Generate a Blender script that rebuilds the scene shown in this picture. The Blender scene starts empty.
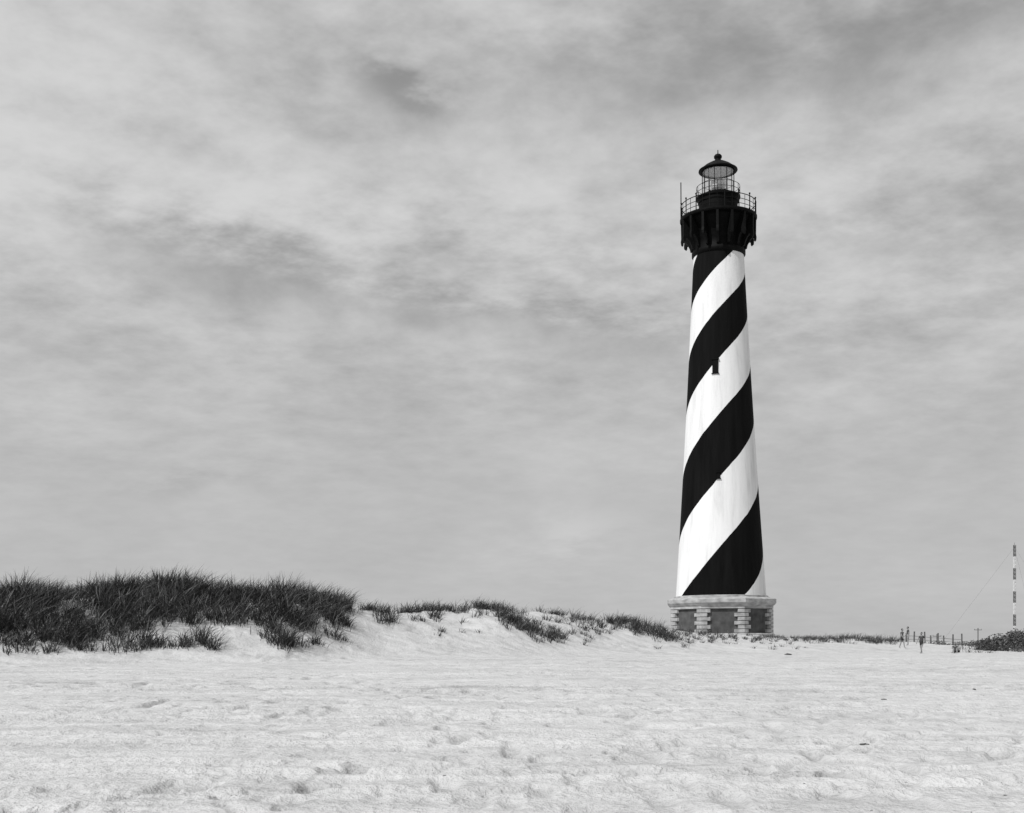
import bpy, bmesh, math, random
import numpy as np
from mathutils import Vector, Matrix
random.seed(7); rng=np.random.default_rng(11)
sc=bpy.context.scene
F=1200.0; CZ=2.0; HY=642.0
# ---------------------------------------------------------------- helpers
def link(o):
    sc.collection.objects.link(o); return o
def vhash(ix,iy,seed):
    n=(ix.astype(np.int64)*374761393+iy.astype(np.int64)*668265263+seed*982451653)&0xffffffff
    n=((n^(n>>13))*1274126177)&0xffffffff
    n=(n^(n>>16))&0xffffffff
    return n/4294967295.0*2-1
def vnoise(x,y,seed=0):
    x=np.asarray(x,float);y=np.asarray(y,float)
    ix=np.floor(x);iy=np.floor(y);fx=x-ix;fy=y-iy
    fx=fx*fx*fx*(fx*(fx*6-15)+10);fy=fy*fy*fy*(fy*(fy*6-15)+10)
    a=vhash(ix,iy,seed);b=vhash(ix+1,iy,seed);c=vhash(ix,iy+1,seed);d=vhash(ix+1,iy+1,seed)
    return (a*(1-fx)+b*fx)*(1-fy)+(c*(1-fx)+d*fx)*fy
def sstep(t):
    t=np.clip(t,0,1);return t*t*(3-2*t)
CREST=[(-900,50,612),(-300,55,610),(0,58,609),(60,59,603),(120,60,598),(200,61,601),(300,63,605),(345,66,609),(400,71,611),(450,75,610),
 (500,79,612),(550,85,617),(600,91,622),(650,97,628),(700,104,634),(760,110,637),(850,120,639),(900,125,642),(960,130,646),(1024,135,648),(1500,160,650)]
cX=np.array([(p-512)/F*y for p,y,_ in CREST]);cY=np.array([y for _,y,_ in CREST],float)
cZ=np.array([CZ+(HY-q)*y/F for _,y,q in CREST])
TRACKS=((13.6,.05,.004),(15.3,.05,.004),(18.5,-.06,.002),(20.1,-.06,.002),(24.5,.1,-.001),(26.1,.1,-.001),(33,.02,.0),(34.7,.02,0),(15.6,-.16,.001),(42,-.05,0),(43.8,-.05,0))
def tracks(X,Y):
    g=0;r=0
    for y0,sl,cv in TRACKS:
        d=Y-(y0+sl*X+cv*X*X+.25*vnoise(X/6,X*0+y0,4))
        g=g+np.exp(-(d/.16)**2)*(0.7+.3*np.sign(np.sin(X*26+d*20)));r=r+np.exp(-((np.abs(d)-.32)/.1)**2)
    return g,r
def pits(X,Y):
    pit=vnoise(X/.40,Y/.60,10);pit2=vnoise(X/.30+7,Y/.42,14)
    area=.3+.7*sstep(.5+1.3*vnoise(X/7,Y/4,21))
    return area*(.11*sstep((pit-.25)/.6)+.07*sstep((pit2-.3)/.6))
def height(X,Y):
    X=np.asarray(X,float);Y=np.asarray(Y,float)
    beach=np.interp(Y,[-40,0,12,60,110,200,4000],[-1.0,0,.25,1.2,1.0,1.0,0.6])
    Yc=np.interp(X,cX,cY);Hc=np.interp(X,cX,cZ)
    Yc=Yc+1.5*vnoise(X/9,X*0+3.3,5)
    wf=np.interp(X,[-12,-6,0,30],[10,13,17,24])
    back=np.interp(X,[-60,30,48],[2.3,2.4,1.1])
    back=np.where(Y>230,back+(0.8-back)*sstep((Y-230)/200),back)
    t=Y-Yc
    pf=sstep(1+t/wf)
    hf=beach+(Hc-beach)*pf
    hb=Hc+(back-Hc)*sstep(t/26)
    h=np.where(t<0,hf,hb)
    dm=pf*np.clip(1-(t-30)/40,0.1,1)*np.interp(X,[-5,30],[1,.35])
    h=h+dm*(0.30*vnoise(X/4.2,Y/5.5,1)+0.20*vnoise(X/1.9,Y/2.3,2)+0.11*vnoise(X/.8,Y/.8,3))
    near=np.clip(1-Y/200,0.15,1)
    h=h+near*(0.05*vnoise(X/5,Y/3,8)+0.026*vnoise(X/1.3,Y/1.1,9)-pits(X,Y)+0.010*vnoise(X/.17,Y/.2,12))
    g,r=tracks(X,Y)
    return h-0.07*g+0.035*r
def hz(x,y): return float(height(np.array([x]),np.array([y]))[0])
def ground_at(px,py,y0=40,y1=150):
    Y=np.linspace(y0,y1,700);X=(px-512)/F*Y
    q=HY-(height(X,Y)-CZ)*F/Y
    k=np.argmax(q<=py)
    if q[k]>py: k=int(np.argmin(q))
    return X[k],Y[k]
def nodes(name):
    m=bpy.data.materials.new(name);m.use_nodes=True
    nt=m.node_tree;return m,nt,nt.nodes['Principled BSDF']
def N(nt,t,**k):
    n=nt.nodes.new(t)
    for a,b in k.items(): setattr(n,a,b)
    return n
def ramp(nt,stops):
    r=N(nt,'ShaderNodeValToRGB');e=r.color_ramp.elements
    while len(e)<len(stops): e.new(.5)
    for i,(p,v) in enumerate(stops):
        e[i].position=p;e[i].color=(v,v,v,1)
    return r
def mathn(nt,op,a=None,b=None,c=None,clamp=False):
    n=N(nt,'ShaderNodeMath',operation=op);n.use_clamp=clamp
    for i,v in enumerate((a,b,c)):
        if v is None: continue
        if isinstance(v,(int,float)): n.inputs[i].default_value=v
        else: nt.links.new(v,n.inputs[i])
    return n.outputs[0]
def gmat(name,v0,v1,scale=3,rough=.8,bump=.2,bscale=20,detail=6,stretch=(1,1,1),bdist=.02,spec=.3):
    m,nt,p=nodes(name);L=nt.links
    tc=N(nt,'ShaderNodeTexCoord');mp=N(nt,'ShaderNodeMapping');mp.inputs['Scale'].default_value=stretch
    L.new(tc.outputs['Object'],mp.inputs[0])
    n=N(nt,'ShaderNodeTexNoise');n.inputs['Scale'].default_value=scale;n.inputs['Detail'].default_value=detail
    L.new(mp.outputs[0],n.inputs['Vector'])
    r=ramp(nt,[(.3,v0),(.7,v1)]);L.new(n.outputs[0],r.inputs[0]);L.new(r.outputs[0],p.inputs['Base Color'])
    p.inputs['Roughness'].default_value=rough;p.inputs['Specular IOR Level'].default_value=spec
    n2=N(nt,'ShaderNodeTexNoise');n2.inputs['Scale'].default_value=bscale;L.new(tc.outputs['Object'],n2.inputs['Vector'])
    b=N(nt,'ShaderNodeBump');b.inputs['Strength'].default_value=bump;b.inputs['Distance'].default_value=bdist
    L.new(n2.outputs[0],b.inputs['Height']);L.new(b.outputs[0],p.inputs['Normal'])
    return m
def np_mesh(name,verts,faces_list,mats=(),smooth=False):
    me=bpy.data.meshes.new(name)
    me.vertices.add(len(verts));me.vertices.foreach_set('co',np.ascontiguousarray(verts,dtype=np.float32).ravel())
    tot=sum(f.size for f in faces_list);cnt=sum(len(f) for f in faces_list)
    me.loops.add(tot);me.polygons.add(cnt)
    me.loops.foreach_set('vertex_index',np.concatenate([f.ravel() for f in faces_list]).astype(np.int32))
    st=[];o=0
    for f in faces_list:
        st.append(o+np.arange(len(f))*f.shape[1]);o+=f.size
    me.polygons.foreach_set('loop_start',np.concatenate(st).astype(np.int32))
    me.update(calc_edges=True);me.validate()
    if smooth: me.polygons.foreach_set('use_smooth',[True]*len(me.polygons))
    for m in mats: me.materials.append(m)
    return me
# ---------------------------------------------------------------- sand ground
def sand_material():
    m,nt,p=nodes('sand');L=nt.links
    g=N(nt,'ShaderNodeNewGeometry');pos=g.outputs['Position']
    def noise(scale,detail=5,rough=.6,st=None):
        n=N(nt,'ShaderNodeTexNoise');n.inputs['Scale'].default_value=scale;n.inputs['Detail'].default_value=detail;n.inputs['Roughness'].default_value=rough
        if st:
            mp=N(nt,'ShaderNodeMapping');mp.inputs['Scale'].default_value=st[0];mp.inputs['Rotation'].default_value=(0,0,st[1]);L.new(pos,mp.inputs[0]);L.new(mp.outputs[0],n.inputs['Vector'])
        else: L.new(pos,n.inputs['Vector'])
        return n.outputs[0]
    big=noise(.25,2);streak=noise(1.0,4,.6,((.10,1.1,1),.05));fine=noise(11,3,.7);mid=noise(1.8,4,.6)
    a=mathn(nt,'MULTIPLY_ADD',big,.16,.0)
    b=mathn(nt,'MULTIPLY_ADD',streak,.30,a)
    c=mathn(nt,'MULTIPLY_ADD',fine,.28,b)
    d=mathn(nt,'MULTIPLY_ADD',mid,.26,c)
    r=ramp(nt,[(.36,.31),(.46,.44),(.55,.52),(.63,.555)]);L.new(d,r.inputs[0])
    da=N(nt,'ShaderNodeAttribute',attribute_name='dent_shade')
    k=mathn(nt,'SUBTRACT',1.0,mathn(nt,'MULTIPLY',da.outputs['Fac'],.30))  # shade painted into the sand colour inside tyre tracks and footprint pits
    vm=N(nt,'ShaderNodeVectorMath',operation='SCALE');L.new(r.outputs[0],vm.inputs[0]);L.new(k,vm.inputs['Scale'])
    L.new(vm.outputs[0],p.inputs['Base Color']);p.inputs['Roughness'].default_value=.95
    p.inputs['Specular IOR Level'].default_value=.1
    hgt=mathn(nt,'MULTIPLY_ADD',mid,.11,mathn(nt,'MULTIPLY',fine,.055));hgt=mathn(nt,'MULTIPLY_ADD',streak,.05,hgt)
    bp=N(nt,'ShaderNodeBump');bp.inputs['Strength'].default_value=1;bp.inputs['Distance'].default_value=1.0
    L.new(hgt,bp.inputs['Height']);L.new(bp.outputs[0],p.inputs['Normal'])
    return m
ys=np.concatenate([np.linspace(-30,4,60),np.geomspace(4.05,150,900)[1:],np.geomspace(152,5000,50)])
ss=np.concatenate([np.linspace(-2.2,-.56,60),np.linspace(-.55,.55,680),np.linspace(.56,2.2,60)])
S,Yg=np.meshgrid(ss,ys);Xg=S*(np.abs(Yg)+8);Zg=height(Xg,Yg)
nr,nc=Xg.shape
vv=np.stack([Xg,Yg,Zg],-1).reshape(-1,3)
i=np.arange(nr-1)[:,None]*nc+np.arange(nc-1)[None,:]
q=np.stack([i,i+1,i+nc+1,i+nc],-1).reshape(-1,4)
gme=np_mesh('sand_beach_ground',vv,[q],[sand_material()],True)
tg,_=tracks(Xg,Yg);dent_amt=np.clip(tg*(.6+.4*vnoise(Xg/2.5,Yg/2,51))+pits(Xg,Yg)*5.5,0,1)
at=gme.attributes.new('dent_shade','FLOAT','POINT');at.data.foreach_set('value',dent_amt.astype(np.float32).ravel())
link(bpy.data.objects.new('sand_beach_ground',gme))
# ---------------------------------------------------------------- grass
def grass_material():
    m,nt,p=nodes('dune_grass');L=nt.links
    a=N(nt,'ShaderNodeAttribute',attribute_name='shade')
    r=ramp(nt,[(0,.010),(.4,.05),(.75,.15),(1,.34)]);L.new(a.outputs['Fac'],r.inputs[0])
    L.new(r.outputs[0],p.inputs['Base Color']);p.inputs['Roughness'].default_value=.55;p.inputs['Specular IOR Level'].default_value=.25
    return m
def build_grass(name,cl,mat):
    cl=np.array(cl);rep=np.repeat(np.arange(len(cl)),cl[:,3].astype(int))
    tone=(rng.uniform(-.18,.34,len(cl))+.12*vnoise(cl[:,0]/1.6,cl[:,1]/1.6,61))[rep]
    c=cl[rep];n=len(c)
    ang=rng.uniform(0,2*math.pi,n);rad=np.abs(rng.normal(0,1,n))*c[:,4]
    bx=c[:,0]+np.cos(ang)*rad;by=c[:,1]+np.sin(ang)*rad;bz=height(bx,by)-.04
    Lh=c[:,2]*rng.uniform(.5,1.1,n)
    la=ang+rng.normal(0,.7,n);lean=rng.uniform(.2,1.2,n)
    dx=np.cos(la)*lean+.2;dy=np.sin(la)*lean
    wa=rng.uniform(0,math.pi,n);wx=np.cos(wa);wy=np.sin(wa)*.6
    V=np.zeros((n,7,3));sh=np.zeros((n,7));k=0
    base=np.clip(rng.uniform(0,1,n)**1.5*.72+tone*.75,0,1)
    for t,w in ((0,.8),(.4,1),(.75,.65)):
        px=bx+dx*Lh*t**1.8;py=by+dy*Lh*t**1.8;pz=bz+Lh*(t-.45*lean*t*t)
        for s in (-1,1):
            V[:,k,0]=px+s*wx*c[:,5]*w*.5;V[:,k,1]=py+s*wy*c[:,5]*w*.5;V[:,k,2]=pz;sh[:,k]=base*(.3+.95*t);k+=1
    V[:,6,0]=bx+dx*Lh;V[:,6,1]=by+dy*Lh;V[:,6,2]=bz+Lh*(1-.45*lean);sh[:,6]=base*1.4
    o=np.arange(n)[:,None]*7
    q=np.concatenate([o+np.array([[0,1,3,2]]),o+np.array([[2,3,5,4]])])
    t=o+np.array([[4,5,6]])
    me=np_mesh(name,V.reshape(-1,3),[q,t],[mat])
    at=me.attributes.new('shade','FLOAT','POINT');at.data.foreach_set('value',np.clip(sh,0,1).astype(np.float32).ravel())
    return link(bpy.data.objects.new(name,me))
gm=grass_material()
cl=[]
n=6400
X=rng.uniform(-50,-6.5,n);Y=rng.uniform(48.5,70,n)
Yc=np.interp(X,cX,cY)
edge=-.1385*Y+.35*vnoise(Y/1.5,Y*0,31)
foot=Yc-np.interp(X,[-24,-19,-12,-8],[7.9,6.8,6.3,6.6])+.8*vnoise(X/2.2,X*0+9,32)
gap=vnoise(X/1.5,Y/1.2,33)*.6+vnoise(X/4.0,Y/3,34)*.5
keep=(X<edge)&(Y>foot)&(Y<Yc+5)&(gap>np.where(Y<foot+2.2,-.18,-.80))
hN=1+.16*vnoise(X/2.6,Y/3.0,35)+.42*vnoise(X/1.2,Y/1.3,36)
Lg=1.5*hN*np.interp(X-edge,[-1.4,-.2],[1,.75])*np.interp(Y-foot,[0,2.0],[.55,1])
for x,y,l in zip(X[keep],Y[keep],Lg[keep]): cl.append((x,y,max(.35,l),22,.19,.034))
def group(px,py,sx,sy,n,l,nb=16,sp=.14,diag=0):
    for _ in range(n):
        u=random.gauss(0,1);a=px+u*sx;b=py+u*diag+random.gauss(0,sy)
        x,y=ground_at(a,b)
        cl.append((x,y+random.uniform(0,.6),l*random.uniform(.6,1.15),nb,sp,.03))
group(369,607,4,2,9,.95,18);group(386,619,6,6,18,1.0,18,.2,3);group(410,606,9,2,18,.95);group(428,617,8,5,14,.8);group(440,609,12,3,24,.9)
group(460,612,12,4,12,.7);group(455,630,16,5,6,.5)
group(500,616,12,4,38,1.0,20,.18,7);group(527,628,15,4,48,.95,20,.18,7);group(552,637,9,3,24,.8,18,.16,2);group(480,608,6,2,16,1.0)
group(580,622,14,3,28,.8);group(635,629,14,3,48,1.0,22,.2,3);group(660,636,12,3,36,.9,18,.2,3);group(606,627,10,3,20,.8);group(622,625,8,2,18,.9)
group(595,636,8,4,12,.65);group(555,612,10,3,14,.8);group(690,636,14,3,36,.75);group(725,639,16,2,30,.65);group(762,640,14,2,22,.6);group(700,646,16,3,8,.45);group(800,639,14,2,30,.6)
group(850,640,22,2,70,.85,16,.3);group(882,642,12,2,40,.8,14,.3);group(820,640,12,2,26,.6);group(780,648,20,4,8,.4)
for _ in range(110):
    px=random.uniform(345,700);x=np.interp(px,[350,660],[-9,12]);y=np.interp(x,cX,cY)+random.uniform(-2,2)
    cl.append((x,y,random.uniform(.8,1.4),3,.05,.022))
for _ in range(900):
    x=random.uniform(38,130);y=random.uniform(128,190)
    cl.append((x,y,random.uniform(.3,.7),12,.35,.05))
for _ in range(200):
    x=random.uniform(-10,45);y=random.uniform(118,150)
    cl.append((x,y,random.uniform(.2,.45),10,.3,.04))
for _ in range(620):
    y=random.uniform(104,128);x=random.uniform(.365,.62)*y
    if vnoise(np.array([x/5]),np.array([y/4]),77)[0]+ (x/y-.395)*9>0: cl.append((x,y,random.uniform(.35,.9),16,.35,.04))
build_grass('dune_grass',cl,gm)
def build_shrubs(name,blobs,mat):
    P=[];
    for (x,y,rx,rz,n) in blobs:
        z0=hz(x,y)
        u=rng.normal(0,1,(n,3));u/=np.linalg.norm(u,axis=1)[:,None];u[:,2]=np.abs(u[:,2])
        r=rng.uniform(.35,1.1,n)**.6
        P.append(np.stack([x+u[:,0]*rx*r,y+u[:,1]*rx*r,z0+u[:,2]*rz*r],-1))
    P=np.concatenate(P);n=len(P)
    a=rng.normal(0,1,(n,3));a/=np.linalg.norm(a,axis=1)[:,None];b=np.cross(a,rng.normal(0,1,(n,3)));b/=np.linalg.norm(b,axis=1)[:,None]
    s=rng.uniform(.06,.15,n)[:,None]
    V=np.stack([P-a*s,P-b*s*.5,P+a*s,P+b*s*.5],1)
    me=np_mesh(name,V.reshape(-1,3),[np.arange(n*4).reshape(-1,4)],[mat])
    at=me.attributes.new('shade','FLOAT','POINT');at.data.foreach_set('value',np.repeat(rng.uniform(0,.75,n),4).astype(np.float32))
    return link(bpy.data.objects.new(name,me))
bl=[]
for k in range(90):
    y=random.uniform(110,132);px=random.uniform(984,1160)
    s=np.interp(px,[982,1008,1024],[.5,1.2,1.5]);bl.append(((px-512)/F*y,y,random.uniform(.6,1.4),random.uniform(.7,1.6)*s,400))
for k in range(90):
    y=random.uniform(150,230);px=random.uniform(935,1150);bl.append(((px-512)/F*y,y,random.uniform(.8,1.9),random.uniform(.6,1.3),180))
build_shrubs('coastal_shrubs',bl,gm)
# ---------------------------------------------------------------- lighthouse
TX,TY=27.1,156.0
def ZP(py): return CZ+(HY-py)*TY/F
root=bpy.data.objects.new('lighthouse',None);link(root);root.location=(TX,TY,0)
def add(name,me,mats,smooth=False):
    if isinstance(mats,bpy.types.Material): mats=[mats]
    for m in mats: me.materials.append(m)
    o=bpy.data.objects.new(name,me);link(o);o.parent=root
    if smooth:
        for p in me.polygons: p.use_smooth=True
    return o
def lathe_bm(bm,prof,seg=64,a0=0,caps=True):
    rings=[]
    for r,z in prof:
        rings.append([bm.verts.new((r*math.sin(a0+2*math.pi*k/seg),-r*math.cos(a0+2*math.pi*k/seg),z)) for k in range(seg)])
    for A,B in zip(rings,rings[1:]):
        for k in range(seg): bm.faces.new((A[k],A[(k+1)%seg],B[(k+1)%seg],B[k]))
    if caps:
        bm.faces.new(rings[0][::-1]);bm.faces.new(rings[-1])
def lathe(name,prof,mat,seg=64,a0=0,smooth=False):
    bm=bmesh.new();lathe_bm(bm,prof,seg,a0);me=bpy.data.meshes.new(name);bm.to_mesh(me);bm.free()
    return add(name,me,mat,smooth)
def box(bm,c,s,rot=0):
    M=Matrix.Translation(c)@Matrix.Rotation(rot,4,'Z')@Matrix.Diagonal((*s,1))
    bmesh.ops.create_cube(bm,size=1,matrix=M)
def rod(bm,p,q,r,seg=6):
    p=Vector(p);q=Vector(q);d=q-p
    M=Matrix.Translation((p+q)/2)@d.to_track_quat('Z','Y').to_matrix().to_4x4()
    bmesh.ops.create_cone(bm,cap_ends=True,segments=seg,radius1=r,radius2=r,depth=d.length,matrix=M)
def ring(bm,r,z,t,seg=64):
    for k in range(seg):
        a=2*math.pi*k/seg;b=2*math.pi*(k+1)/seg
        rod(bm,(r*math.sin(a),-r*math.cos(a),z),(r*math.sin(b),-r*math.cos(b),z),t,5)
def fin(name,bm,mat,smooth=False):
    me=bpy.data.meshes.new(name);bm.to_mesh(me);bm.free();return add(name,me,mat,smooth)
black=gmat('black_paint',.003,.006,2,.6,.1,spec=.06)
iron=gmat('black_iron',.003,.007,4,.6,.1,spec=.08)
granite=gmat('granite',.20,.44,1.6,.85,.5,9,bdist=.03)
granite2=gmat('granite_cornice',.22,.44,1.2,.85,.3,9,stretch=(1,1,2))
def shaft_material():
    m,nt,p=nodes('spiral_painted_brick');L=nt.links
    uv=N(nt,'ShaderNodeUVMap');uv.uv_map='UVMap';sx=N(nt,'ShaderNodeSeparateXYZ');L.new(uv.outputs[0],sx.inputs[0])
    tc=N(nt,'ShaderNodeTexCoord')
    nn=N(nt,'ShaderNodeTexNoise');nn.inputs['Scale'].default_value=.6;nn.inputs['Detail'].default_value=3;L.new(tc.outputs['Object'],nn.inputs['Vector'])
    ph=mathn(nt,'ADD',sx.outputs[0],mathn(nt,'MULTIPLY_ADD',nn.outputs[0],.016,-.008))
    fr=mathn(nt,'FRACT',ph);isb=mathn(nt,'LESS_THAN',fr,.5)
    mp=N(nt,'ShaderNodeMapping');mp.inputs['Scale'].default_value=(1.2,1.2,.12);L.new(tc.outputs['Object'],mp.inputs[0])
    w=N(nt,'ShaderNodeTexNoise');w.inputs['Scale'].default_value=1;w.inputs['Detail'].default_value=7;w.inputs['Roughness'].default_value=.65;L.new(mp.outputs[0],w.inputs['Vector'])
    rw=ramp(nt,[(.30,.58),(.48,.70),(.7,.76)]);L.new(w.outputs[0],rw.inputs[0])
    rb=ramp(nt,[(.35,.003),(.7,.007)]);L.new(w.outputs[0],rb.inputs[0])
    mx=N(nt,'ShaderNodeMix',data_type='RGBA');L.new(isb,mx.inputs[0]);L.new(rw.outputs[0],mx.inputs[6]);L.new(rb.outputs[0],mx.inputs[7])
    L.new(mx.outputs[2],p.inputs['Base Color']);p.inputs['Roughness'].default_value=.8;p.inputs['Specular IOR Level'].default_value=.06
    br=N(nt,'ShaderNodeTexNoise');br.inputs['Scale'].default_value=6;L.new(tc.outputs['Object'],br.inputs['Vector'])
    b=N(nt,'ShaderNodeBump');b.inputs['Strength'].default_value=.4;b.inputs['Distance'].default_value=.05;L.new(br.outputs[0],b.inputs['Height']);L.new(b.outputs[0],p.inputs['Normal'])
    return m
z0,z1=ZP(598),ZP(254);r0,r1=5.80,3.22
def RS(z): 
    t=(z-z0)/(z1-z0);return r0+(r1-r0)*t-.12*math.sin(math.pi*t)
tabpy=[610,580,538,470,407,352,302,259,222];tabP=[-.5,-.26,0,.5,1,1.5,2,2.5,3]
tabZ=[CZ+(HY-p)/F*152.5 for p in tabpy]
seg,rows=96,120
verts=[];faces=[];uvs=[]
for j in range(rows+1):
    z=z0+(z1-z0)*j/rows;r=RS(z)
    for k in range(seg):
        a=-math.pi/2+2*math.pi*k/seg;verts.append((r*math.sin(a),-r*math.cos(a),z))
Pj=np.interp([z0+(z1-z0)*j/rows for j in range(rows+1)],tabZ,tabP)
kk=np.ones(9)/9;Pj=np.convolve(np.pad(Pj,4,mode='reflect',reflect_type='odd'),kk,'valid')
for j in range(rows):
    for k in range(seg):
        faces.append((j*seg+k,j*seg+(k+1)%seg,(j+1)*seg+(k+1)%seg,(j+1)*seg+k))
        t0,t1=2*k/seg,2*(k+1)/seg
        for (jj,t) in ((j,t0),(j,t1),(j+1,t1),(j+1,t0)):
            uvs+= [Pj[jj]-t+10, z0+(z1-z0)*jj/rows]
me=bpy.data.meshes.new('shaft');me.from_pydata(verts,[],faces);ul=me.uv_layers.new(name='UVMap');ul.data.foreach_set('uv',uvs)
add('shaft',me,shaft_material(),True)
def window(z,a,n,h=1.7,w=.75):
    r=RS(z);bm=bmesh.new();c=lambda dr,zz:((r+dr)*math.sin(a),-(r+dr)*math.cos(a),zz)
    box(bm,c(-.05,z),(w,.3,h),a);fin('window_opening_%d'%n,bm,black)
    bm=bmesh.new()
    box(bm,c(.02,z+h/2+.07),(w+.2,.34,.12),a);box(bm,c(.02,z-h/2-.05),(w+.2,.34,.1),a)
    fin('window_surround_%d'%n,bm,black)
window(CZ+(HY-366)/F*152,math.radians(-17),1);window(CZ+(HY-475)/F*151,math.radians(-12),2,.7,.4)
for k,zz in enumerate((15,29,43)): window(zz,math.radians(168),3+k)
A0=math.radians(14.5);zc=ZP(607);zg=1.6
brick=gmat('base_brick',.045,.10,1.2,.9,.6,14,bdist=.03)
lathe('base_wall',[(6.72,zg),(6.72,zc+.2)],brick,8,A0)
lathe('base_plinth',[(7.2,zg),(7.2,2.95),(7.05,3.1),(6.9,3.1)],granite,8,A0)
lathe('base_cornice',[(6.9,zc-.35),(7.02,zc-.33),(7.02,zc),(7.2,zc+.12),(7.42,zc+.4),(7.42,zc+.86),(7.3,zc+.94),(6.2,z0+.03)],granite2,8,A0)
lathe('shaft_footing',[(6.05,z0-.1),(6.05,z0+.16),(5.86,z0+.22)],granite2,96)
bm=bmesh.new()
R=7.02
def octv(k,R): a=A0+k*math.pi/4;return Vector((R*math.sin(a),-R*math.cos(a),0))
nq=6;hh=(zc-.38-3.12)/nq
for k in range(8):
    C=octv(k,R);u=(octv(k+1,R)-C).normalized();v=(octv(k-1,R)-C).normalized();inn=-C.normalized()
    for c in range(nq):
        lu,lv=(1.15,.75) if c%2 else (.75,1.15)
        zb=3.12+c*hh+.03;zt=zb+hh-.07
        pts=[C, C+u*lu, C+u*lu+inn*.5, C+inn*.5, C+v*lv+inn*.5, C+v*lv]
        B=[bm.verts.new((p.x,p.y,zb)) for p in pts];T=[bm.verts.new((p.x,p.y,zt)) for p in pts]
        for i2 in range(6): bm.faces.new((B[i2],B[(i2+1)%6],T[(i2+1)%6],T[i2]))
        bm.faces.new(B[::-1]);bm.faces.new(T)
bmesh.ops.recalc_face_normals(bm,faces=bm.faces)
o=fin('corner_quoins',bm,granite);bv=o.modifiers.new('b','BEVEL');bv.width=.035;bv.segments=2
bm=bmesh.new();mid=(octv(4,6.72)+octv(5,6.72))/2;a=A0+4.5*math.pi/4
box(bm,(mid.x,mid.y,4.2),(1.6,.2,2.9),a);fin('entrance_door',bm,black)
bm=bmesh.new();box(bm,(mid.x,mid.y,5.8),(2.4,.4,.3),a);fin('entrance_lintel',bm,granite)
zd=ZP(219)
lathe('gallery_collar',[(RS(z1)+.02,z1-.5),(3.45,z1-.3),(3.45,z1+.15),(3.3,z1+.3),(3.3,z1+1.4),(3.42,z1+1.6),(3.42,z1+2.3),(3.7,z1+2.9),(4.1,z1+3.6),(4.5,zd-.45)],black,64,0,True)
bm=bmesh.new()
prof=[(3.2,z1+.35),(3.62,z1+.45),(3.72,z1+.9),(4.0,z1+1.45),(4.35,z1+1.8),(4.5,z1+1.75),(4.52,z1+1.45),(4.66,z1+1.3),(4.82,z1+1.45),(4.86,z1+1.8),(4.80,z1+2.2),(4.84,zd-.4),(3.2,zd-.4)]
NB=16
for k in range(NB):
    a=2*math.pi*(k+.5)/NB;er=Vector((math.sin(a),-math.cos(a),0));et=Vector((math.cos(a),math.sin(a),0))
    A=[];B=[]
    for r,z in prof:
        for lst,s in((A,-.16),(B,.16)):
            p=er*r+et*s;lst.append(bm.verts.new((p.x,p.y,z)))
    m_=len(A)
    for i2 in range(m_): bm.faces.new((A[i2],A[(i2+1)%m_],B[(i2+1)%m_],B[i2]))
    bm.faces.new(A[::-1]);bm.faces.new(B)
bmesh.ops.recalc_face_normals(bm,faces=bm.faces)
fin('gallery_brackets',bm,iron)
lathe('gallery_deck',[(4.5,zd-.42),(4.88,zd-.36),(4.95,zd-.2),(4.95,zd),(2.0,zd+.02)],black,64)
bm=bmesh.new()
for k in range(32):
    a=2*math.pi*k/32;x,y=4.82*math.sin(a),-4.82*math.cos(a)
    rod(bm,(x,y,zd),(x,y,zd+(2.0 if k%2==0 else 1.75)),.07 if k%2==0 else .035)
    if k%2==0: bmesh.ops.create_uvsphere(bm,u_segments=8,v_segments=6,radius=.12,matrix=Matrix.Translation((x,y,zd+2.05)))
for h,t in((.5,.04),(1.1,.04),(1.75,.055)): ring(bm,4.82,zd+h,t)
fin('gallery_railing',bm,iron)
bm=bmesh.new();rod(bm,(-4.75,.6,zd),(-4.75,.6,zd+5.0),.07);rod(bm,(-4.75,.6,zd),(-4.75,.6,zd+1.8),.1);fin('lightning_rod',bm,iron)
zu=ZP(198)
lathe('watch_room',[(2.62,zd),(2.62,zd+.4),(2.5,zd+.5),(2.5,zu-.8),(2.62,zu-.7),(2.62,zu-.4),(2.75,zu-.2),(2.85,zu-.15),(2.85,zu),(2.0,zu+.01)],black,48)
bm=bmesh.new()
for k in range(16):
    a=2*math.pi*(k+.5)/16;x,y=2.78*math.sin(a),-2.78*math.cos(a);rod(bm,(x,y,zu),(x,y,zu+1.35),.035)
for h in(.65,1.35): ring(bm,2.78,zu+h,.035,48)
fin('lantern_gallery_railing',bm,iron)
zl=ZP(172)
lathe('lantern_parapet',[(2.15,zu),(2.15,zu+.3),(1.9,zu+.31)],black,16)
m,nt,p=nodes('lantern_glass')
for n_ in list(nt.nodes): nt.nodes.remove(n_)
out=N(nt,'ShaderNodeOutputMaterial');ms=N(nt,'ShaderNodeMixShader');tr=N(nt,'ShaderNodeBsdfTransparent');gl=N(nt,'ShaderNodeBsdfGlossy');gl.inputs['Roughness'].default_value=.05
tr.inputs[0].default_value=(.96,.96,.96,1);ms.inputs[0].default_value=.12;nt.links.new(tr.outputs[0],ms.inputs[1]);nt.links.new(gl.outputs[0],ms.inputs[2]);nt.links.new(ms.outputs[0],out.inputs[0])
bm=bmesh.new()
rr=2.05
for k in range(16):
    a=2*math.pi*k/16;b=2*math.pi*(k+1)/16
    bm.faces.new([bm.verts.new(c) for c in((rr*math.sin(a),-rr*math.cos(a),zu+.31),(rr*math.sin(b),-rr*math.cos(b),zu+.31),(rr*math.sin(b),-rr*math.cos(b),zl),(rr*math.sin(a),-rr*math.cos(a),zl))])
fin('lantern_glazing',bm,m)
bm=bmesh.new()
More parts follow.
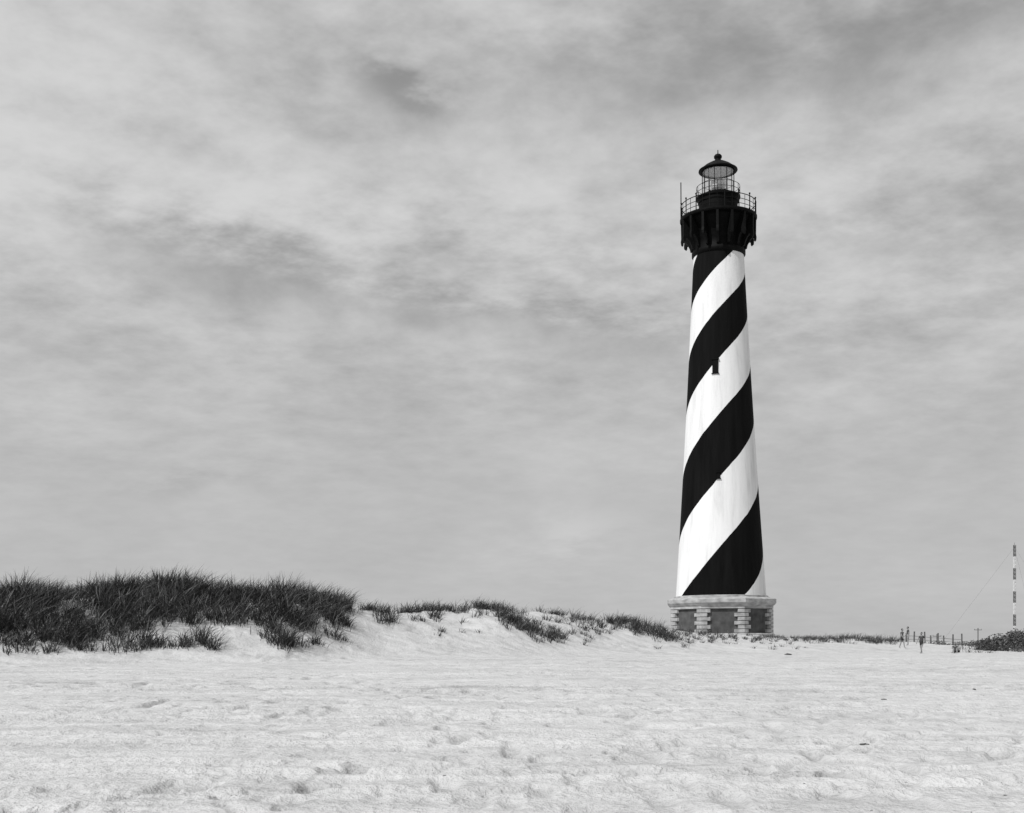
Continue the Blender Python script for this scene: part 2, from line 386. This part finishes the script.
for k in range(16):
    a=2*math.pi*k/16;rod(bm,(2.08*math.sin(a),-2.08*math.cos(a),zu+.3),(2.08*math.sin(a),-2.08*math.cos(a),zl+.1),.05 if k%2 else .025)
ring(bm,2.08,zu+1.8,.03,16);ring(bm,2.08,zl,.07,16);ring(bm,2.08,zu+.33,.05,16)
fin('lantern_mullions',bm,iron)
lens=gmat('lens_metal',.6,.8,6,.25,.1)
lathe('lantern_ceiling',[(2.0,zl+.04),(2.0,zl+.09)],gmat('lantern_ceiling_paint',.6,.7),32)
bm=bmesh.new()
lathe_bm(bm,[(.35,zu+.2),(.35,zu+.9),(.7,zu+1.0),(.95,zu+1.4),(.95,zu+2.1),(.4,zu+2.5)],20)
fin('beacon_lamp',bm,lens,True)
lathe('lantern_roof',[(2.0,zl+.12),(2.42,zl),(2.52,zl+.1),(2.5,zl+.22),(2.25,zl+.36),(1.7,zl+.8),(1.0,zl+1.2),(.55,zl+1.4),(.42,zl+1.5),(.36,zl+1.7),(.5,zl+1.8),(.52,zl+2.05),(.36,zl+2.25),(.12,zl+2.34),(.07,zl+2.4),(.05,zl+2.85)],iron,32,0,True)
root.rotation_euler=(0,math.radians(-.38),0)
root.location.x=TX+.1
# ---------------------------------------------------------------- mast with bands
mroot=bpy.data.objects.new('radio_mast',None);link(mroot)
my=205.0;mx_=(1014.5-512)/F*my;mz=hz(mx_,my);mtop=CZ+(HY-545)/F*my
wh=gmat('mast_light',.5,.65);dk=gmat('mast_dark',.06,.10);wire=gmat('wire',.1,.14)
def addm(name,bm,mat,par):
    me=bpy.data.meshes.new(name);bm.to_mesh(me);bm.free();me.materials.append(mat);o=bpy.data.objects.new(name,me);link(o);o.parent=par;return o
b1=bmesh.new();b2=bmesh.new();nb=9;H=mtop-mz;mr_=.2
for k in range(nb):
    za=mz-.3+(H+.3)*k/nb;zb=mz-.3+(H+.3)*(k+1)/nb;b=b2 if k%2==0 else b1
    for j in range(3):
        a=j*2.094;rod(b,(mx_+mr_*math.cos(a),my+mr_*math.sin(a),za),(mx_+mr_*math.cos(a),my+mr_*math.sin(a),zb),.06,5)
        a2=(j+1)*2.094
        for s in range(3):
            zz=za+(zb-za)*s/3;rod(b,(mx_+mr_*math.cos(a),my+mr_*math.sin(a),zz),(mx_+mr_*math.cos(a2),my+mr_*math.sin(a2),zz+(zb-za)/3),.03,4)
addm('mast_light_bands',b1,wh,mroot);addm('mast_dark_bands',b2,dk,mroot)
b=bmesh.new();rod(b,(mx_,my,mtop),(mx_,my,mtop+.4),.03)
for j,(ax,ay) in enumerate(((-12,3),(8,9),(6,-10))):
    for f in (.98,): rod(b,(mx_,my,mz+H*f),(mx_+ax,my+ay,hz(mx_+ax,my+ay)),.01,4)
addm('guy_wires',b,wire,mroot)
# ---------------------------------------------------------------- posts / fence
wood=gmat('weathered_wood',.06,.13,6,.9,.3)
froot=bpy.data.objects.new('beach_access_fence',None);link(froot)
b=bmesh.new();last=None
for px in (906,914,925,931,938,944,953,962):
    y=128+random.uniform(-1,1);x=(px-512)/F*y;z=hz(x,y);h=random.uniform(.9,1.4)
    rod(b,(x,y,z-.3),(x+random.uniform(-.05,.05),y,z+h),.08,8)
    if last: 
        rod(b,(last[0],last[1],last[2]+.75),(x,y,z+.75),.02);rod(b,(last[0],last[1],last[2]+.4),(x,y,z+.4),.02)
    last=(x,y,z)
addm('posts_and_rails',b,wood,froot)
for px,top,y in((937,634,330),(978,628,380)):
    b=bmesh.new();x=(px-512)/F*y;z=hz(x,y);zt=CZ+(HY-top)/F*y
    rod(b,(x,y,z-.3),(x,y,zt),.16,8);rod(b,(x-1.2,y,zt-.6),(x+1.2,y,zt-.6),.09)
    for s in(-1.1,0,1.1): rod(b,(x+s,y,zt-.55),(x+s,y,zt-.25),.06)
    o=addm('utility_pole',b,wood,None)
# ---------------------------------------------------------------- people
skin=gmat('skin',.18,.24,5,.6,.05);hair=gmat('hair',.02,.04,10,.6,.2);eye=gmat('eye_dark',.02,.02)
cloth={}
def clothm(v):
    if v not in cloth: cloth[v]=gmat('cloth_%d'%int(v*100),v*.85,v*1.1,8,.9,.3)
    return cloth[v]
def person(name,x,y,rot,top,bottom,J):
    names=list(J);idx={n_:i2 for i2,n_ in enumerate(names)}
    E=[('pel','sp'),('sp','ch'),('ch','nk'),('nk','hd')]
    for s in'LR': E+=[('pel','hip'+s),('hip'+s,'kn'+s),('kn'+s,'an'+s),('an'+s,'to'+s),('ch','sh'+s),('sh'+s,'el'+s),('el'+s,'wr'+s),('wr'+s,'pa'+s)]
    me=bpy.data.meshes.new(name);me.from_pydata([J[n_][0] for n_ in names],[(idx[a],idx[b]) for a,b in E],[])
    o=bpy.data.objects.new(name,me);link(o)
    bpy.context.view_layer.objects.active=o
    sm=o.modifiers.new('s','SKIN');
    for n_ in names:
        sv=me.skin_vertices[0].data[idx[n_]];r=J[n_][1];sv.radius=(r,r*.85);sv.use_root=(n_=='pel')
    o.modifiers.new('sub','SUBSURF').levels=2
    dg=bpy.context.evaluated_depsgraph_get();me2=bpy.data.meshes.new_from_object(o.evaluated_get(dg))
    bpy.data.objects.remove(o)
    bm=bmesh.new();bm.from_mesh(me2)
    names_v=[(n_,Vector(J[n_][0])) for n_ in names]
    for f in bm.faces:
        f.smooth=True;c=f.calc_center_median()
        n_=min(names_v,key=lambda t:(t[1]-c).length)[0]
        f.material_index=1 if n_ in('ch','sp','shL','shR') else 2 if n_ in('pel','hipL','hipR') else 0
    def blob(c,s,mi,seg=12):
        r=bmesh.ops.create_uvsphere(bm,u_segments=seg,v_segments=8,radius=1,matrix=Matrix.Translation(c)@Matrix.Diagonal((*s,1)))
        for f in {f for v in r['verts'] for f in v.link_faces}: f.material_index=mi;f.smooth=True
    h=Vector(J['hd'][0])+Vector((0,.02,.06))
    blob(h,(.075,.095,.115),0,16);blob(h+Vector((0,-.02,.03)),(.083,.097,.1),3,16)
    blob(h+Vector((0,.1,-.015)),(.013,.02,.022),0);blob(h+Vector((0,.085,-.06)),(.025,.012,.007),3)
    for s in(-1,1):
        blob(h+Vector((s*.03,.088,.01)),(.01,.01,.006),4);blob(h+Vector((s*.077,0,-.01)),(.012,.02,.03),0)
    for s in'LR':
        w=Vector(J['wr'+s][0]);pa=Vector(J['pa'+s][0]);d=(pa-w).normalized();side=d.cross(Vector((1,0,0)));side=side.normalized() if side.length>.1 else Vector((0,1,0))
        for k,l in enumerate((.06,.075,.08,.07)):
            p0=pa+side*(k-1.5)*.019;p1=p0+d*l*.6;p2=p1+(d*.9+Vector((0,.3,0))).normalized()*l*.4
            for a_,b_,r_ in((p0,p1,.009),(p1,p2,.007)):
                dd=b_-a_;M=Matrix.Translation((a_+b_)/2)@dd.to_track_quat('Z','Y').to_matrix().to_4x4()
                bmesh.ops.create_cone(bm,cap_ends=True,segments=6,radius1=r_,radius2=r_*.85,depth=dd.length*1.1,matrix=M)
        p0=w+d*.03+side*.03;dd=(d+side).normalized()*.06;M=Matrix.Translation(p0+dd/2)@dd.to_track_quat('Z','Y').to_matrix().to_4x4()
        bmesh.ops.create_cone(bm,cap_ends=True,segments=6,radius1=.011,radius2=.008,depth=.06,matrix=M)
    mo=bpy.data.meshes.new(name);bm.to_mesh(mo);bm.free()
    for m_ in(skin,clothm(top),clothm(bottom),hair,eye): mo.materials.append(m_)
    o=bpy.data.objects.new(name,mo);link(o);o.location=(x,y,hz(x,y));o.rotation_euler=(0,0,rot);return o
def standing(st=.16,arm=.1):
    return {'pel':((0,0,.95),.14),'sp':((0,0,1.12),.125),'ch':((0,.01,1.34),.15),'nk':((0,.0,1.49),.055),'hd':((0,.01,1.58),.06),
    'hipL':((-.09,0,.88),.095),'knL':((-.1,st*.6,.5),.06),'anL':((-.1,st,.09),.04),'toL':((-.11,st+.15,.035),.035),
    'hipR':((.09,0,.88),.095),'knR':((.1,-st*.2,.5),.06),'anR':((.1,-st,.09),.04),'toR':((.11,-st+.15,.035),.035),
    'shL':((-.18,0,1.41),.06),'elL':((-.25,-arm,1.13),.042),'wrL':((-.25,-arm+.12,.9),.027),'paL':((-.25,-arm+.15,.83),.03),
    'shR':((.18,0,1.41),.06),'elR':((.25,arm,1.14),.042),'wrR':((.24,arm+.16,.93),.027),'paR':((.24,arm+.2,.86),.03)}
def seated():
    return {'pel':((0,0,.12),.14),'sp':((0,-.05,.3),.125),'ch':((0,-.06,.52),.15),'nk':((0,-.03,.67),.055),'hd':((0,.0,.76),.06),
    'hipL':((-.1,.06,.12),.095),'knL':((-.14,.4,.42),.06),'anL':((-.13,.66,.08),.04),'toL':((-.14,.82,.04),.035),
    'hipR':((.1,.06,.12),.095),'knR':((.14,.4,.42),.06),'anR':((.13,.66,.08),.04),'toR':((.14,.82,.04),.035),
    'shL':((-.18,-.05,.59),.06),'elL':((-.24,.1,.4),.042),'wrL':((-.15,.32,.46),.027),'paL':((-.13,.38,.47),.03),
    'shR':((.18,-.05,.59),.06),'elR':((.24,.1,.4),.042),'wrR':((.15,.32,.46),.027),'paR':((.13,.38,.47),.03)}
for px,y,rot,t,b_,J in((921.5,98,math.pi*.7,.05,.03,standing(.22,.12)),(902,106,math.pi*1.2,.10,.04,standing(.2,.15)),(908,112,math.pi*.5,.06,.3,standing(.05,.03)),
        (955,102,math.pi*.9,.06,.05,seated()),(958.5,102.6,math.pi*.7,.3,.05,seated())):
    person('person',(px-512)/F*y,y,rot,t,b_,J)
# ---------------------------------------------------------------- beach debris
bm=bmesh.new()
def chunk(x,y,s):
    z=hz(x,y);M=Matrix.Translation((x,y,z+s*.12))@Matrix.Rotation(random.uniform(0,6.28),4,'Z')@Matrix.Diagonal((s*random.uniform(.9,2.2),s*random.uniform(.3,.8),s*random.uniform(.2,.5),1))
    r=bmesh.ops.create_icosphere(bm,subdivisions=2,radius=.5,matrix=M)
    for v in r['verts']: v.co+=Vector((random.uniform(-1,1),random.uniform(-1,1),random.uniform(-1,1)))*s*.1
for _ in range(90):
    y=10*math.exp(random.uniform(0,1.9));x=random.uniform(-.5,.5)*y;chunk(x,y,random.choice((.012,.015,.02,.02,.025)))
for px,py,s in((863,745,.09),(867,747,.05),(884,700,.10),(788,654,.3),(974,690,.10)):
    x,y=ground_at(px,py,8,80);chunk(x,y,s)
me=bpy.data.meshes.new('beach_debris');bm.to_mesh(me);bm.free();me.materials.append(gmat('debris',.08,.15,20));link(bpy.data.objects.new('beach_debris',me))
# ---------------------------------------------------------------- sky + sun
SUN_EL=math.radians(50);SUN_AZ=math.radians(-48)
sd=Vector((math.sin(SUN_AZ)*math.cos(SUN_EL),-math.cos(SUN_AZ)*math.cos(SUN_EL),math.sin(SUN_EL)))
sl=bpy.data.lights.new('sun','SUN');sl.energy=4.1;sl.angle=math.radians(.5);sl.color=(1,1,1)
so=bpy.data.objects.new('sun',sl);link(so);so.rotation_euler=sd.to_track_quat('Z','Y').to_euler();so.location=(0,0,80)
w=bpy.data.worlds.new('World');sc.world=w;w.use_nodes=True;nt=w.node_tree;L=nt.links
bg=nt.nodes['Background'];bg.inputs['Strength'].default_value=.1
sky=N(nt,'ShaderNodeTexSky',sky_type='NISHITA');sky.sun_disc=False;sky.sun_elevation=SUN_EL;sky.sun_rotation=math.atan2(sd.x,sd.y)
bw=N(nt,'ShaderNodeRGBToBW');L.new(sky.outputs[0],bw.inputs[0])
tc=N(nt,'ShaderNodeTexCoord');nm=N(nt,'ShaderNodeVectorMath',operation='NORMALIZE');L.new(tc.outputs['Generated'],nm.inputs[0])
sp=N(nt,'ShaderNodeSeparateXYZ');L.new(nm.outputs[0],sp.inputs[0]);dx,dy,dz=sp.outputs
zc_=mathn(nt,'ADD',mathn(nt,'MAXIMUM',dz,0),.22)
pl=N(nt,'ShaderNodeCombineXYZ');L.new(mathn(nt,'DIVIDE',dx,zc_),pl.inputs[0]);L.new(mathn(nt,'DIVIDE',dy,zc_),pl.inputs[1])
def snoise(scale,detail,rough,rot,st,seed):
    mp=N(nt,'ShaderNodeMapping');mp.inputs['Rotation'].default_value=(0,0,math.radians(rot));mp.inputs['Scale'].default_value=st;mp.inputs['Location'].default_value=(seed,seed*.7,seed*.3)
    L.new(pl.outputs[0],mp.inputs[0]);n_=N(nt,'ShaderNodeTexNoise',noise_dimensions='2D');n_.inputs['Scale'].default_value=scale;n_.inputs['Detail'].default_value=detail;n_.inputs['Roughness'].default_value=rough
    L.new(mp.outputs[0],n_.inputs['Vector']);return n_.outputs[0]
n1=snoise(2.4,7,.58,30,(1.2,.7,1),3.1);n2=snoise(13,4,.62,-40,(.8,1,1),9.2);n3=snoise(1.7,3,.5,0,(1,1,1),17.7)
az=mathn(nt,'ARCTAN2',dx,dy);el=mathn(nt,'ARCSINE',dz)
azp=mathn(nt,'ADD',az,mathn(nt,'MULTIPLY_ADD',n1,.10,-.05));elp=mathn(nt,'ADD',el,mathn(nt,'MULTIPLY_ADD',n2,.035,-.0175))
elp=mathn(nt,'ADD',elp,mathn(nt,'MULTIPLY_ADD',n1,-.05,.025))
acc=None
def blob(px,py,wx,wy,amp,tilt=0):
    global acc
    a0=math.atan((px-512)/F);e0=math.atan((HY-py)/F*math.cos(a0));ct,st=math.cos(tilt),math.sin(tilt)
    da=mathn(nt,'SUBTRACT',azp,a0);de=mathn(nt,'SUBTRACT',elp,e0)
    u=mathn(nt,'ADD',mathn(nt,'MULTIPLY',da,ct*F/wx),mathn(nt,'MULTIPLY',de,st*F/wx))
    v=mathn(nt,'ADD',mathn(nt,'MULTIPLY',da,-st*F/wy),mathn(nt,'MULTIPLY',de,ct*F/wy))
    q=mathn(nt,'ADD',mathn(nt,'MULTIPLY',u,u),mathn(nt,'MULTIPLY',v,v))
    g=mathn(nt,'MULTIPLY',mathn(nt,'EXPONENT',mathn(nt,'MULTIPLY',q,-1.0)),amp)
    acc=g if acc is None else mathn(nt,'ADD',acc,g)
blob(60,70,260,150,.30);blob(400,185,290,48,.24,.05);blob(640,255,180,45,.20,-.3);blob(850,150,220,55,.16,.1);blob(940,255,120,50,.16)
blob(250,268,140,32,-.42,-.16);blob(398,92,44,13,-.42,-.35);blob(600,60,170,32,-.18,.12);blob(870,38,190,28,-.24,.12);blob(540,325,180,18,-.22,-.1)
blob(870,240,70,18,-.10);blob(570,532,48,24,.18,.2);blob(200,490,60,12,-.1,.2);blob(100,400,200,60,.06)
amp_=N(nt,'ShaderNodeMapRange',interpolation_type='SMOOTHSTEP');amp_.inputs[1].default_value=.08;amp_.inputs[2].default_value=.32;amp_.inputs[3].default_value=.2;amp_.inputs[4].default_value=.9;L.new(dz,amp_.inputs[0])
cov=mathn(nt,'MULTIPLY_ADD',n1,1.0,mathn(nt,'MULTIPLY_ADD',n2,.6,mathn(nt,'MULTIPLY',n3,.25)))
cv=mathn(nt,'MULTIPLY',mathn(nt,'SUBTRACT',cov,.925),amp_.outputs[0])
cv=mathn(nt,'ADD',mathn(nt,'MULTIPLY',cv,1.2),mathn(nt,'ADD',acc,.52))
mr=N(nt,'ShaderNodeMapRange',interpolation_type='SMOOTHSTEP');mr.inputs[1].default_value=-.08;mr.inputs[2].default_value=1.1;L.new(cv,mr.inputs[0])
gapv=mathn(nt,'MULTIPLY_ADD',bw.outputs[0],.2,2.45)
mix=N(nt,'ShaderNodeMix',data_type='FLOAT');L.new(mr.outputs[0],mix.inputs[0]);L.new(gapv,mix.inputs[2]);mix.inputs[3].default_value=6.6
L.new(mix.outputs[0],bg.inputs['Color'])
# ---------------------------------------------------------------- camera
cam=bpy.data.cameras.new('camera');co=bpy.data.objects.new('camera',cam);link(co);sc.camera=co
co.location=(0,0,CZ);co.rotation_euler=(math.pi/2,0,0);cam.sensor_width=36;cam.lens=F/1024*36;cam.shift_y=(HY-406.5)/1024;cam.clip_end=12000;cam.clip_start=.1
sc.view_settings.view_transform='Standard';sc.view_settings.look='None';sc.view_settings.exposure=0
